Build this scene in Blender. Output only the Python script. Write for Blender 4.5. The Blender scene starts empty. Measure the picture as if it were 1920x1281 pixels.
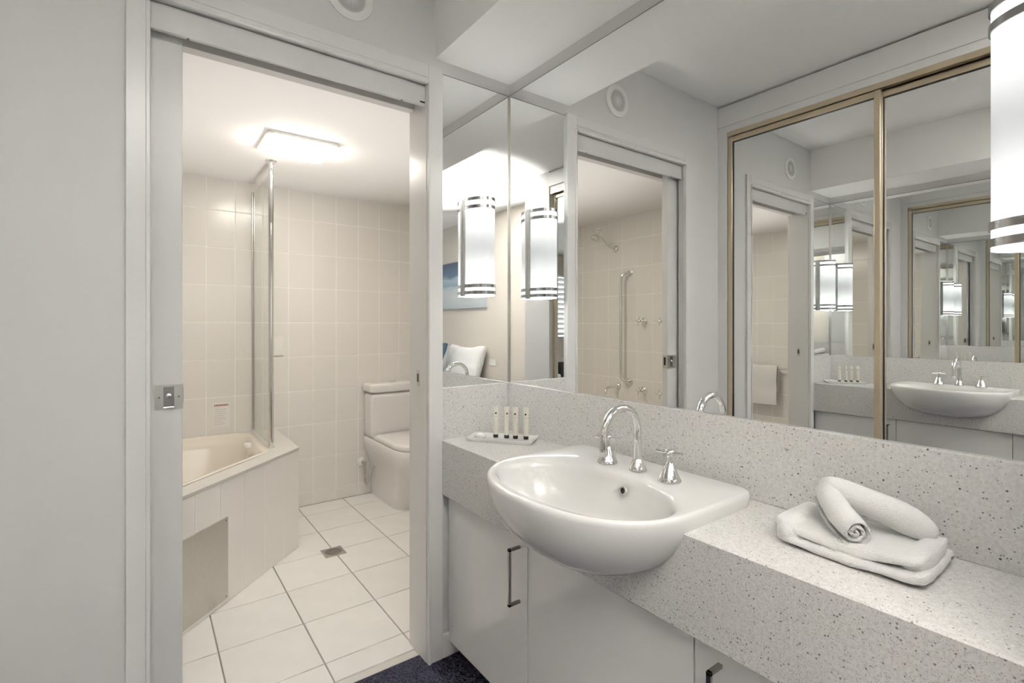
import bpy, bmesh, math, random
from mathutils import Vector, Matrix, noise

random.seed(7)
sc = bpy.context.scene
COL = sc.collection
PI = math.pi

# ------------------------------------------------------------------ camera
YAW = math.radians(36.4)
cam_d = bpy.data.cameras.new('camera')
cam_d.sensor_width = 36.0
cam_d.lens = 937.0 / 1920.0 * 36.0
cam_d.shift_y = -31.0 / 1920.0
cam_d.clip_start = 0.02
cam = bpy.data.objects.new('camera', cam_d)
cam.location = (-1.2003, -1.65, 1.2329)
cam.rotation_euler = (PI / 2, 0, -YAW)
COL.objects.link(cam)
sc.camera = cam

# ------------------------------------------------------------------ world (bright hazy day outside the bedroom window)
w = bpy.data.worlds.new('world'); sc.world = w
w.use_nodes = True
w.node_tree.nodes['Background'].inputs[0].default_value = (0.93, 0.96, 1.0, 1)
w.node_tree.nodes['Background'].inputs[1].default_value = 2.5

# ------------------------------------------------------------------ large lights
# spots aimed at the ceiling: photographer's flash near the camera, plus added bathroom fill
def add_bounce_spot(loc, tilt, power, cone, color):
    l = bpy.data.lights.new('bounce_spot', 'SPOT'); l.energy = power; l.spot_size = math.radians(cone); l.spot_blend = 0.9
    l.shadow_soft_size = 0.05; l.color = color
    o = bpy.data.objects.new('bounce_spot', l); o.location = loc; o.rotation_euler = (PI + tilt[0], tilt[1], 0)
    COL.objects.link(o)
add_bounce_spot((-0.93, -2.40, 0.60), (0.0, 0.0), 1500, 60, (1.0, 0.962, 0.915))
add_bounce_spot((-0.62, 0.52, 0.15), (-0.20, 0.0), 62, 68, (1.0, 0.965, 0.93))  # added fill light to brighten the bathroom; no such lamp seen there

# ------------------------------------------------------------------ view
vs = sc.view_settings
vs.view_transform = 'Standard'; vs.look = 'None'; vs.gamma = 1.0; vs.use_curve_mapping = False
vs.exposure = 0.2
cy = sc.cycles
cy.max_bounces = 16; cy.diffuse_bounces = 4; cy.glossy_bounces = 14; cy.transmission_bounces = 8; cy.transparent_max_bounces = 8
cy.use_denoising = True; cy.use_light_tree = False
cy.use_adaptive_sampling = True; cy.adaptive_threshold = 0.05; cy.adaptive_min_samples = 12
cy.sample_clamp_indirect = 25.0

# ------------------------------------------------------------------ materials
MATS = {}
def mat(name, col, rough=0.5, metal=0.0, spec=0.5, bump=None, coat=0.0, var=None, emit=None, trans=0.0, ior=None, rnd=0.0):
    """bump=(scale,strength,distance)  var=(scale,amount): soft tone variation  rnd: tone change per object"""
    m = bpy.data.materials.new(name); m.use_nodes = True
    nt = m.node_tree; N = nt.nodes; L = nt.links
    b = N['Principled BSDF']
    b.inputs['Base Color'].default_value = (*col, 1)
    b.inputs['Roughness'].default_value = rough
    b.inputs['Metallic'].default_value = metal
    b.inputs['Specular IOR Level'].default_value = spec
    b.inputs['Coat Weight'].default_value = coat
    b.inputs['Coat Roughness'].default_value = 0.04
    b.inputs['Transmission Weight'].default_value = trans
    if ior: b.inputs['IOR'].default_value = ior
    if emit:
        b.inputs['Emission Color'].default_value = (*emit[0], 1)
        b.inputs['Emission Strength'].default_value = emit[1]
    tc = N.new('ShaderNodeTexCoord')
    if var or rnd:
        hsv = N.new('ShaderNodeHueSaturation')
        hsv.inputs['Color'].default_value = (*col, 1)
        L.new(hsv.outputs[0], b.inputs['Base Color'])
        add = N.new('ShaderNodeMath'); add.operation = 'ADD'; add.inputs[0].default_value = 1.0; add.inputs[1].default_value = 0.0
        if var:
            nz = N.new('ShaderNodeTexNoise'); nz.inputs['Scale'].default_value = var[0]; nz.inputs['Detail'].default_value = 4
            L.new(tc.outputs['Object'], nz.inputs['Vector'])
            mr = N.new('ShaderNodeMapRange'); mr.inputs[3].default_value = 1 - var[1]; mr.inputs[4].default_value = 1 + var[1]
            L.new(nz.outputs[0], mr.inputs[0]); L.new(mr.outputs[0], add.inputs[0])
        if rnd:
            oi = N.new('ShaderNodeObjectInfo')
            mr2 = N.new('ShaderNodeMapRange'); mr2.inputs[3].default_value = -rnd; mr2.inputs[4].default_value = rnd
            L.new(oi.outputs['Random'], mr2.inputs[0]); L.new(mr2.outputs[0], add.inputs[1])
        L.new(add.outputs[0], hsv.inputs['Value'])
    if bump:
        nz = N.new('ShaderNodeTexNoise'); nz.inputs['Scale'].default_value = bump[0]; nz.inputs['Detail'].default_value = 3
        L.new(tc.outputs['Object'], nz.inputs['Vector'])
        bp = N.new('ShaderNodeBump'); bp.inputs['Strength'].default_value = bump[1]; bp.inputs['Distance'].default_value = bump[2]
        L.new(nz.outputs[0], bp.inputs['Height']); L.new(bp.outputs[0], b.inputs['Normal'])
    MATS[name] = m
    return m

M_WALL = mat('wall_paint', (0.70, 0.695, 0.685), 0.55)
M_CEIL = mat('ceiling_paint', (0.94, 0.935, 0.92), 0.8)
M_BEDWALL = mat('bedroom_wall_paint', (0.75, 0.69, 0.62), 0.6)
M_TRIM = mat('gloss_trim_paint', (0.78, 0.775, 0.76), 0.22)
M_DOOR = mat('door_paint', (0.71, 0.705, 0.695), 0.3)
M_BATHCEIL = mat('bathroom_ceiling_paint', (0.93, 0.92, 0.91), 0.8)
M_TILE = mat('cream_wall_tile', (0.81, 0.785, 0.745), 0.22, rnd=0.012)
M_GROUT = mat('cream_grout', (0.95, 0.93, 0.90), 0.8)
M_FTILE = mat('stone_floor_tile', (0.84, 0.825, 0.795), 0.3, var=(9, 0.06), rnd=0.02)
M_FGROUT = mat('floor_grout', (0.40, 0.37, 0.33), 0.9)
M_HOBTILE = mat('bath_front_tile', (0.93, 0.905, 0.87), 0.18, rnd=0.01)
M_LEDGE = mat('bath_ledge_tile', (0.66, 0.64, 0.60), 0.25, var=(12, 0.04))
M_TUB = mat('cream_acrylic', (0.80, 0.74, 0.65), 0.15)
M_CERAMIC = mat('white_ceramic', (0.77, 0.765, 0.75), 0.06)
M_TOILET = mat('toilet_ceramic', (0.84, 0.82, 0.80), 0.1)
M_CHROME = mat('chrome', (0.80, 0.80, 0.79), 0.06, metal=1)
M_BRUSH = mat('brushed_steel', (0.60, 0.58, 0.55), 0.32, metal=1, var=(60, 0.06))
M_DARKMETAL = mat('dark_nickel', (0.30, 0.29, 0.28), 0.3, metal=1)
M_HANDLE = mat('satin_handle_metal', (0.36, 0.35, 0.34), 0.25, metal=1)
M_MIRROR = mat('silver_mirror', (0.93, 0.94, 0.935), 0.0, metal=1)
M_MIREDGE = mat('mirror_edge', (0.10, 0.11, 0.10), 0.3)
M_GOLD = mat('champagne_anodised', (0.66, 0.56, 0.40), 0.28, metal=0.75)
M_CAB = mat('gloss_white_laminate', (0.90, 0.895, 0.88), 0.05, spec=0.9)
M_CARC = mat('cabinet_carcass', (0.70, 0.69, 0.67), 0.5)
M_CLOTH = mat('white_terry', (0.90, 0.895, 0.88), 0.95, spec=0.1, bump=(420, 0.9, 0.004))
M_LINEN = mat('white_linen', (0.80, 0.80, 0.80), 0.9, spec=0.1, bump=(12, 0.25, 0.02))
M_BLUECLOTH = mat('blue_cushion_cloth', (0.09, 0.15, 0.21), 0.9, spec=0.1, bump=(200, 0.4, 0.003))
M_PLASTIC = mat('white_plastic', (0.84, 0.83, 0.80), 0.3)
M_TUBE = mat('cream_tube_plastic', (0.74, 0.71, 0.62), 0.3)
M_BLACK = mat('black_plastic', (0.02, 0.02, 0.02), 0.35)
M_DARK = mat('dark_lacquer_gap_shade', (0.06, 0.06, 0.06), 0.3)
M_RED = mat('red_print', (0.35, 0.08, 0.08), 0.7)
M_GREYINK = mat('grey_print', (0.55, 0.53, 0.52), 0.8)
M_PAPER = mat('white_paper', (0.82, 0.80, 0.78), 0.6)
M_CARPET = mat('navy_carpet', (0.12, 0.122, 0.18), 1.0, spec=0.05, var=(210, 2.0), bump=(210, 1.0, 0.02))
M_SHUTTER = mat('white_shutter', (0.75, 0.75, 0.74), 0.4)
M_WOOD = mat('dark_timber', (0.12, 0.09, 0.07), 0.4)
M_GLOW = mat('warm_diffuser', (0.9, 0.85, 0.7), 0.4, emit=((1.0, 0.93, 0.82), 36.0))
M_CAP = mat('added_glow_cap', (0.9, 0.9, 0.9), 0.5, emit=((1.0, 0.985, 0.96), 15.0))
M_BAND = mat('satin_chrome_band', (0.40, 0.40, 0.40), 0.22, metal=1)
M_BULB = mat('lamp_bulb', (1, 1, 1), 0.4, emit=((1.0, 0.98, 0.95), 6.0))

def glass_mat():
    m = bpy.data.materials.new('clear_glass'); m.use_nodes = True
    nt = m.node_tree; N = nt.nodes; L = nt.links
    N.remove(N['Principled BSDF'])
    t = N.new('ShaderNodeBsdfTransparent'); t.inputs[0].default_value = (0.955, 0.965, 0.955, 1)
    g = N.new('ShaderNodeBsdfGlossy'); g.inputs['Roughness'].default_value = 0.0
    lw = N.new('ShaderNodeLayerWeight'); lw.inputs['Blend'].default_value = 0.5
    pw = N.new('ShaderNodeMath'); pw.operation = 'POWER'; pw.inputs[1].default_value = 5.0; L.new(lw.outputs['Facing'], pw.inputs[0])
    fr = N.new('ShaderNodeMath'); fr.operation = 'MULTIPLY_ADD'; fr.inputs[1].default_value = 0.35; fr.inputs[2].default_value = 0.02; L.new(pw.outputs[0], fr.inputs[0])
    mx = N.new('ShaderNodeMixShader')
    L.new(fr.outputs[0], mx.inputs[0]); L.new(t.outputs[0], mx.inputs[1]); L.new(g.outputs[0], mx.inputs[2])
    L.new(mx.outputs[0], N['Material Output'].inputs[0])
    return m
M_GLASS = glass_mat()

def shade_mat():
    m = bpy.data.materials.new('frosted_lamp_glass'); m.use_nodes = True
    nt = m.node_tree; N = nt.nodes; L = nt.links
    N.remove(N['Principled BSDF'])
    t = N.new('ShaderNodeBsdfTranslucent'); t.inputs[0].default_value = (0.24, 0.245, 0.245, 1)
    d = N.new('ShaderNodeBsdfDiffuse'); d.inputs[0].default_value = (0.8, 0.82, 0.82, 1)
    e = N.new('ShaderNodeEmission'); e.inputs[0].default_value = (0.97, 1.0, 1.0, 1); e.inputs[1].default_value = 0.20
    mx = N.new('ShaderNodeMixShader'); mx.inputs[0].default_value = 0.35
    ad = N.new('ShaderNodeAddShader')
    L.new(t.outputs[0], mx.inputs[1]); L.new(d.outputs[0], mx.inputs[2])
    L.new(mx.outputs[0], ad.inputs[0]); L.new(e.outputs[0], ad.inputs[1])
    L.new(ad.outputs[0], N['Material Output'].inputs[0])
    return m
M_SHADE = shade_mat()

def quartz_mat():
    m = mat('speckled_quartz', (0.68, 0.67, 0.655), 0.10)
    nt = m.node_tree; N = nt.nodes; L = nt.links; b = N['Principled BSDF']
    tc = N.new('ShaderNodeTexCoord')
    def flecks(scale, share, size, seed):
        mp = N.new('ShaderNodeMapping'); mp.inputs['Location'].default_value = (seed, seed * 1.7, seed * 0.6)
        L.new(tc.outputs['Object'], mp.inputs[0])
        v = N.new('ShaderNodeTexVoronoi'); v.inputs['Scale'].default_value = scale
        L.new(mp.outputs[0], v.inputs['Vector'])
        sep = N.new('ShaderNodeSeparateColor'); L.new(v.outputs['Color'], sep.inputs[0])
        a = N.new('ShaderNodeMath'); a.operation = 'LESS_THAN'; a.inputs[1].default_value = share; L.new(sep.outputs[0], a.inputs[0])
        s = N.new('ShaderNodeMath'); s.operation = 'MULTIPLY'; s.inputs[1].default_value = size; L.new(sep.outputs[1], s.inputs[0])
        c = N.new('ShaderNodeMath'); c.operation = 'LESS_THAN'; L.new(v.outputs['Distance'], c.inputs[0]); L.new(s.outputs[0], c.inputs[1])
        o = N.new('ShaderNodeMath'); o.operation = 'MULTIPLY'; L.new(a.outputs[0], o.inputs[0]); L.new(c.outputs[0], o.inputs[1])
        return o.outputs[0]
    prev = None
    base = N.new('ShaderNodeTexNoise'); base.inputs['Scale'].default_value = 160; base.inputs['Detail'].default_value = 4
    L.new(tc.outputs['Object'], base.inputs['Vector'])
    ramp = N.new('ShaderNodeValToRGB')
    ramp.color_ramp.elements[0].position = 0.35; ramp.color_ramp.elements[0].color = (0.66, 0.65, 0.635, 1)
    ramp.color_ramp.elements[1].position = 0.62; ramp.color_ramp.elements[1].color = (0.76, 0.75, 0.735, 1)
    L.new(base.outputs[0], ramp.inputs[0]); prev = ramp.outputs[0]
    for (scale, share, size, seed, c) in ((420, 0.45, 0.50, 0.3, (0.50, 0.48, 0.465)), (230, 0.12, 0.42, 2.1, (0.27, 0.255, 0.24)), (130, 0.025, 0.26, 4.7, (0.10, 0.09, 0.085)), (170, 0.04, 0.33, 7.3, (0.95, 0.95, 0.94))):
        mx = N.new('ShaderNodeMix'); mx.data_type = 'RGBA'
        L.new(flecks(scale, share, size, seed), mx.inputs[0]); L.new(prev, mx.inputs[6]); mx.inputs[7].default_value = (*c, 1)
        prev = mx.outputs[2]
    L.new(prev, b.inputs['Base Color'])
    return m
M_QUARTZ = quartz_mat()

def grille_mat():
    m = mat('speaker_mesh', (0.6, 0.6, 0.59), 0.5)
    nt = m.node_tree; N = nt.nodes; L = nt.links; b = N['Principled BSDF']
    tc = N.new('ShaderNodeTexCoord')
    v = N.new('ShaderNodeTexVoronoi'); v.inputs['Scale'].default_value = 300; v.inputs['Randomness'].default_value = 0.0
    L.new(tc.outputs['Object'], v.inputs['Vector'])
    r = N.new('ShaderNodeValToRGB'); r.color_ramp.elements[0].position = 0.38; r.color_ramp.elements[0].color = (0.22, 0.22, 0.22, 1)
    r.color_ramp.elements[1].position = 0.45; r.color_ramp.elements[1].color = (0.78, 0.78, 0.77, 1)
    L.new(v.outputs['Distance'], r.inputs[0]); L.new(r.outputs[0], b.inputs['Base Color'])
    return m
M_GRILLE = grille_mat()

def picture_mat():
    m = mat('beach_print', (0.5, 0.6, 0.7), 0.6)
    nt = m.node_tree; N = nt.nodes; L = nt.links; b = N['Principled BSDF']
    tc = N.new('ShaderNodeTexCoord'); sep = N.new('ShaderNodeSeparateXYZ'); L.new(tc.outputs['Generated'], sep.inputs[0])
    nz = N.new('ShaderNodeTexNoise'); nz.inputs['Scale'].default_value = 5; nz.inputs['Detail'].default_value = 6
    mp = N.new('ShaderNodeMapping'); mp.inputs['Scale'].default_value = (1, 1, 2.2); L.new(tc.outputs['Generated'], mp.inputs[0]); L.new(mp.outputs[0], nz.inputs['Vector'])
    ad = N.new('ShaderNodeMath'); ad.operation = 'MULTIPLY_ADD'; ad.inputs[1].default_value = 0.22; L.new(nz.outputs[0], ad.inputs[0]); L.new(sep.outputs[2], ad.inputs[2])
    sub = N.new('ShaderNodeMath'); sub.operation = 'SUBTRACT'; sub.inputs[1].default_value = 0.11; L.new(ad.outputs[0], sub.inputs[0])
    r = N.new('ShaderNodeValToRGB'); cr = r.color_ramp
    stops = [(0.0, (0.50, 0.56, 0.60)), (0.30, (0.62, 0.66, 0.68)), (0.44, (0.60, 0.66, 0.70)), (0.50, (0.30, 0.42, 0.52)), (0.62, (0.50, 0.60, 0.70)), (0.72, (0.14, 0.22, 0.33)), (1.0, (0.09, 0.13, 0.20))]
    cr.elements[0].position, cr.elements[0].color = stops[0][0], (*stops[0][1], 1)
    cr.elements[1].position, cr.elements[1].color = stops[-1][0], (*stops[-1][1], 1)
    for p, c in stops[1:-1]:
        e = cr.elements.new(p); e.color = (*c, 1)
    L.new(sub.outputs[0], r.inputs[0]); L.new(r.outputs[0], b.inputs['Base Color'])
    return m
M_PICTURE = picture_mat()

# ------------------------------------------------------------------ mesh helpers
class MB:
    def __init__(s): s.v = []; s.f = []
    def add(s, vs, fs, M=None):
        k = len(s.v)
        s.v += [tuple(M @ Vector(p)) if M else tuple(p) for p in vs]
        s.f += [tuple(i + k for i in f) for f in fs]
        return s
    def box(s, x0, x1, y0, y1, z0, z1, M=None):
        x0, x1 = min(x0, x1), max(x0, x1); y0, y1 = min(y0, y1), max(y0, y1); z0, z1 = min(z0, z1), max(z0, z1)
        return s.add([(x0, y0, z0), (x1, y0, z0), (x1, y1, z0), (x0, y1, z0), (x0, y0, z1), (x1, y0, z1), (x1, y1, z1), (x0, y1, z1)],
                     [(0, 3, 2, 1), (4, 5, 6, 7), (0, 1, 5, 4), (1, 2, 6, 5), (2, 3, 7, 6), (3, 0, 4, 7)], M)
    def loft(s, rings, cap0=True, cap1=True, closed=True, M=None):
        n = len(rings[0]); vs = [p for r in rings for p in r]; fs = []
        for i in range(len(rings) - 1):
            for j in range(n if closed else n - 1):
                a = i * n + j; b = i * n + (j + 1) % n
                fs.append((a, b, b + n, a + n))
        if cap0: fs.append(tuple(range(n - 1, -1, -1)))
        if cap1: fs.append(tuple((len(rings) - 1) * n + j for j in range(n)))
        return s.add(vs, fs, M)
    def lathe(s, prof, M=None, n=32, cap0=True, cap1=True):
        """prof: list of (r, z) around local Z"""
        return s.loft([[(r * math.cos(2 * PI * j / n), r * math.sin(2 * PI * j / n), z) for j in range(n)] for r, z in prof], cap0, cap1, True, M)
    def prism(s, poly, z0, z1, M=None):
        return s.loft([[(x, y, z0) for x, y in poly], [(x, y, z1) for x, y in poly]], True, True, True, M)
    def tube(s, path, r, n=12, cap=True):
        path = [Vector(p) for p in path]; rings = []
        rs = r if isinstance(r, (list, tuple)) else [r] * len(path)
        t0 = (path[1] - path[0]).normalized()
        up = Vector((0, 0, 1)) if abs(t0.z) < 0.9 else Vector((1, 0, 0))
        nrm = (up - t0 * up.dot(t0)).normalized()
        for i, p in enumerate(path):
            t = (path[min(i + 1, len(path) - 1)] - path[max(i - 1, 0)]).normalized()
            nrm = (nrm - t * nrm.dot(t)).normalized(); bn = t.cross(nrm)
            rings.append([tuple(p + nrm * (rs[i] * math.cos(2 * PI * j / n)) + bn * (rs[i] * math.sin(2 * PI * j / n))) for j in range(n)])
        return s.loft(rings, cap, cap)
    def roundbox(s, c, size, r, n=6, M=None, warp=None):
        """cube grid pushed to rounded corners"""
        hx, hy, hz = size[0] / 2, size[1] / 2, size[2] / 2
        r = min(r, hx, hy, hz)
        idx = {}; vs = []; fs = []
        def vert(p):
            key = tuple(round(q, 6) for q in p)
            if key in idx: return idx[key]
            q = Vector((p[0] * hx, p[1] * hy, p[2] * hz))
            inner = Vector((max(-hx + r, min(hx - r, q.x)), max(-hy + r, min(hy - r, q.y)), max(-hz + r, min(hz - r, q.z))))
            d = q - inner
            if d.length > 1e-9: q = inner + d.normalized() * r
            if warp: q = warp(q)
            idx[key] = len(vs); vs.append((q.x + c[0], q.y + c[1], q.z + c[2]))
            return idx[key]
        def par(i):
            return -1 + 2 * i / n
        for ax in range(3):
            for sg in (-1, 1):
                for i in range(n):
                    for j in range(n):
                        quad = []
                        for (a, b) in ((i, j), (i + 1, j), (i + 1, j + 1), (i, j + 1)):
                            p = [0, 0, 0]; p[ax] = sg; p[(ax + 1) % 3] = par(a); p[(ax + 2) % 3] = par(b)
                            quad.append(vert(p))
                        fs.append(tuple(quad if sg > 0 else quad[::-1]))
        return s.add(vs, fs, M)

WL = {}
def finish(o, parent=None, label=None, cat=None, group=None, kind=None):
    if parent is not None:
        o.parent = parent
        o.matrix_parent_inverse = Matrix.Translation(-WL[parent.name])
    if label: o['label'] = label
    if cat: o['category'] = cat
    if group: o['group'] = group
    if kind: o['kind'] = kind
    return o
def put(name, mb, m, parent=None, smooth=False, bevel=0.0, segs=2, label=None, cat=None, group=None, kind=None, subsurf=0, angle=None):
    vs = mb.v
    lo = [min(p[i] for p in vs) for i in range(3)]; hi = [max(p[i] for p in vs) for i in range(3)]
    c = Vector(((lo[0] + hi[0]) / 2, (lo[1] + hi[1]) / 2, lo[2]))
    me = bpy.data.meshes.new(name)
    me.from_pydata([tuple(Vector(p) - c) for p in vs], [], mb.f)
    bm = bmesh.new(); bm.from_mesh(me); bmesh.ops.recalc_face_normals(bm, faces=bm.faces); bm.to_mesh(me); bm.free()
    me.materials.append(m)
    if smooth:
        for p in me.polygons: p.use_smooth = True
    o = bpy.data.objects.new(name, me); COL.objects.link(o)
    o.location = c; WL[o.name] = c.copy()
    if bevel:
        md = o.modifiers.new('bevel', 'BEVEL'); md.width = bevel; md.segments = segs; md.limit_method = 'ANGLE'; md.angle_limit = math.radians(40)
    if subsurf:
        md = o.modifiers.new('smooth', 'SUBSURF'); md.levels = subsurf; md.render_levels = subsurf
    if smooth and angle:
        me.set_sharp_from_angle(angle=math.radians(angle))
    return finish(o, parent, label, cat, group, kind)
def thing(name, loc, label, cat, group=None, kind=None):
    o = bpy.data.objects.new(name, None); o.empty_display_size = 0.05
    COL.objects.link(o); o.location = loc; WL[o.name] = Vector(loc)
    return finish(o, None, label, cat, group, kind)
def B(*a): return MB().box(*a)
def axisM(origin, zdir, xdir=None):
    z = Vector(zdir).normalized()
    x = Vector(xdir) if xdir else (Vector((1, 0, 0)) if abs(z.x) < 0.9 else Vector((0, 1, 0)))
    x = (x - z * x.dot(z)).normalized(); y = z.cross(x)
    return Matrix(((x.x, y.x, z.x, origin[0]), (x.y, y.y, z.y, origin[1]), (x.z, y.z, z.z, origin[2]), (0, 0, 0, 1)))

TILES = {}
def tile_mesh(wd, ht, t, ch, m):
    key = (round(wd, 4), round(ht, 4), t, ch, m.name)
    if key in TILES: return TILES[key]
    me = bpy.data.meshes.new('tile')
    def ring(i, z): return [(i, i, z), (wd - i, i, z), (wd - i, ht - i, z), (i, ht - i, z)]
    vs = ring(0, 0) + ring(0, t - ch) + ring(ch, t)
    fs = []
    for k in (0, 4):
        for j in range(4): fs.append((k + j, k + (j + 1) % 4, k + 4 + (j + 1) % 4, k + 4 + j))
    fs.append((8, 9, 10, 11))
    me.from_pydata(vs, [], fs); me.materials.append(m)
    TILES[key] = me
    return me
def tiles(parent, origin, U, V, us, vs_, m, t=0.0015, gap=0.0048, ch=0.0007, skip=None):
    """cells between successive lines us / vs_ ; U,V unit vectors; outward normal = U x V"""
    U = Vector(U); V = Vector(V); W = U.cross(V)
    k = 0
    for a, b in zip(us, us[1:]):
        for c, d in zip(vs_, vs_[1:]):
            if skip and skip(a, b, c, d): continue
            if b - a < 0.012 or d - c < 0.012: continue
            me = tile_mesh(b - a - gap, d - c - gap, t, ch, m)
            p = Vector(origin) + U * (a + gap / 2) + V * (c + gap / 2)
            o = bpy.data.objects.new('tile', me); COL.objects.link(o)
            Mx = Matrix(((U.x, V.x, W.x, p.x), (U.y, V.y, W.y, p.y), (U.z, V.z, W.z, p.z), (0, 0, 0, 1)))
            o.matrix_basis = Mx
            WL[o.name] = p
            o.parent = parent; o.matrix_parent_inverse = Matrix.Translation(-WL[parent.name])
            k += 1
    return k
def lines(lo, hi, anchor, pitch):
    k0 = math.ceil((lo - anchor) / pitch + 1e-6); r = [lo]
    x = anchor + k0 * pitch
    while x < hi - 1e-6:
        if x - r[-1] > 0.008: r.append(x)
        x += pitch
    if hi - r[-1] < 0.008: r[-1] = hi
    else: r.append(hi)
    return r

# ------------------------------------------------------------------ dimensions
CEIL = 2.512          # hall and bedroom ceiling
BCEIL = 2.142         # bathroom ceiling
BX0, BX1, BY0, BY1 = -2.05, 0.75, 0.14, 1.925
WX = -1.515           # wardrobe fascia plane
BEDX = -2.03
VEND = -1.564         # mirror plane of the panel at the near end of the vanity
SP = 0.012            # splashback thickness

# ================================================================== STRUCTURE: hall + bedroom
def struct(name, mb, m, label, **k):
    return put(name, mb, m, label=label, kind='structure', **k)
struct('floor', B(-2.2, 2.6, -5.3, 0.058, -0.03, 0.0), M_CARPET, 'dark navy carpet of the hall and bedroom')
struct('ceiling', B(-2.2, 2.6, -5.3, 0.0, CEIL, CEIL + 0.06), M_CEIL, 'plain white ceiling of the hall and bedroom')
# door wall, hollow on the left where the leaf slides in
wd = MB()
wd.box(-2.2, -1.19, 0.0, 0.035, 0, CEIL); wd.box(-2.2, -1.19, 0.10, BY0, 0, CEIL)
wd.box(-0.37, 0.006, 0.0, BY0, 0, CEIL)
wd.box(-1.19, -0.37, 0.0, BY0, 2.11, CEIL)
struct('wall_door', wd, M_WALL, 'white wall around the bathroom doorway')
struct('wall_mirror', B(0.006, 0.12, -1.70, 0.0, 0, CEIL), M_WALL, 'white wall behind the large vanity mirror')
struct('wall_vanity_end', B(-0.36, 0.006, -1.70, VEND - 0.006, 0, CEIL), M_WALL, 'short white wall at the near end of the vanity')
struct('trim_1', B(-0.335, 0.006, VEND - 0.006, 0.0, 2.214, CEIL), M_CEIL, 'white boxed bulkhead above the vanity mirror')
wb = MB(); wb.box(BEDX - 0.1, BEDX, -5.3, -1.84, 0, CEIL)
struct('wall_bedroom_left', wb, M_BEDWALL, 'warm grey bedroom wall behind the bed')
struct('wall_wardrobe_end', B(BEDX - 0.1, WX, -1.84, -1.515, 0, CEIL), M_WALL, 'white wall end beside the mirrored wardrobe')
struct('wall_bedroom_front', B(0.12, 2.6, -1.70, -1.60, 0, CEIL), M_BEDWALL, 'bedroom wall beyond the vanity')
# far bedroom wall with window opening x -1.8..2.3, z 0.98..2.15
wf = MB()
wf.box(-2.2, -1.8, -5.3, -5.2, 0, CEIL); wf.box(2.3, 2.6, -5.3, -5.2, 0, CEIL); wf.box(-1.8, 2.3, -5.3, -5.2, 0, 0.98); wf.box(-1.8, 2.3, -5.3, -5.2, 2.15, CEIL)
struct('wall_bedroom_far', wf, M_BEDWALL, 'bedroom wall with the shuttered window')
struct('wall_bedroom_right', B(2.5, 2.6, -5.3, -1.6, 0, CEIL), M_BEDWALL, 'bedroom wall opposite the bed')
# wardrobe recess
wr = MB(); wr.box(-2.2, -2.1, -1.6, 0.0, 0, CEIL)
struct('wall_wardrobe_back', wr, M_WALL, 'back wall of the wardrobe recess')
tr = MB(); tr.box(-1.60, WX, -1.515, 0.0, 2.385, CEIL - 0.012); tr.box(-1.60, WX - 0.008, -1.515, 0.0, 2.349, 2.385); tr.box(-1.60, WX - 0.008, -0.058, 0.0, 0, 2.349)
struct('trim_2', tr, M_TRIM, 'white fascia board above the mirrored wardrobe doors')
# skirting
sk = MB(); sk.box(-0.311, 0.0, -0.014, 0.0, 0, 0.088)
struct('baseboard_vanity', sk, M_TRIM, 'white skirting board under the vanity', bevel=0.003)
struct('baseboard_left', B(WX, -1.24, -0.014, 0.0, 0, 0.088), M_TRIM, 'white skirting board left of the doorway', bevel=0.003)

# ================================================================== DOORWAY
fr = thing('trim_3', (-0.78, 0.0, 0), 'white painted frame of the sliding bathroom door', None, kind='structure')
def architrave(name, a, b, horizontal=False):
    mb = MB()
    if not horizontal:
        x0, x1 = a; inner = b  # inner: +1 if bead is on the +x side
        mb.box(x0, x1, -0.014, 0.0, 0, 2.176)
        bx = x1 - 0.010 if inner > 0 else x0
        mb.box(bx, bx + 0.010, -0.019, -0.010, 0, 2.116)
    else:
        mb.box(a[0], a[1], -0.014, 0.0, 2.108, 2.176)
        mb.box(a[0], a[1], -0.019, -0.010, 2.108, 2.120)
        mb.box(a[0], a[1], -0.016, -0.010, 2.128, 2.134)
    return put(name, mb, M_TRIM, fr, bevel=0.002)
architrave('architrave', (-1.238, -1.186), 1)
architrave('architrave', (-0.370, -0.311), -1)
architrave('architrave', (-1.186, -0.370), 0, True)
put('jamb', B(-0.372, -0.362, 0.0, 0.143, 0, 2.11), M_TRIM, fr, bevel=0.002)
pel = put('pelmet_board', B(-1.186, -0.372, 0.010, 0.024, 2.035, 2.108), M_DOOR, fr, bevel=0.0015)
for x in (-1.10, -0.46):
    put('screw_hole', MB().lathe([(0.0035, 0), (0.0035, 0.001)], axisM((x, 0.017, 2.0352), (0, 0, -1)), 12), M_BLACK, pel)
put('screw_hole', B(-0.392, -0.373, 0.0085, 0.0098, 2.043, 2.048), M_BLACK, pel)
put('head_board', B(-1.186, -0.372, 0.10, 0.14, 2.050, 2.108), M_DOOR, fr, bevel=0.0015)
put('slide_track', B(-1.186, -0.372, 0.026, 0.098, 2.098, 2.108), M_BRUSH, fr)
st = put('strike_plate', B(-0.3735, -0.3725, 0.055, 0.077, 1.004, 1.064), M_BRUSH, fr)
put('latch_slot', B(-0.3745, -0.3737, 0.061, 0.071, 1.02, 1.05), M_BLACK, st)
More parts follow.
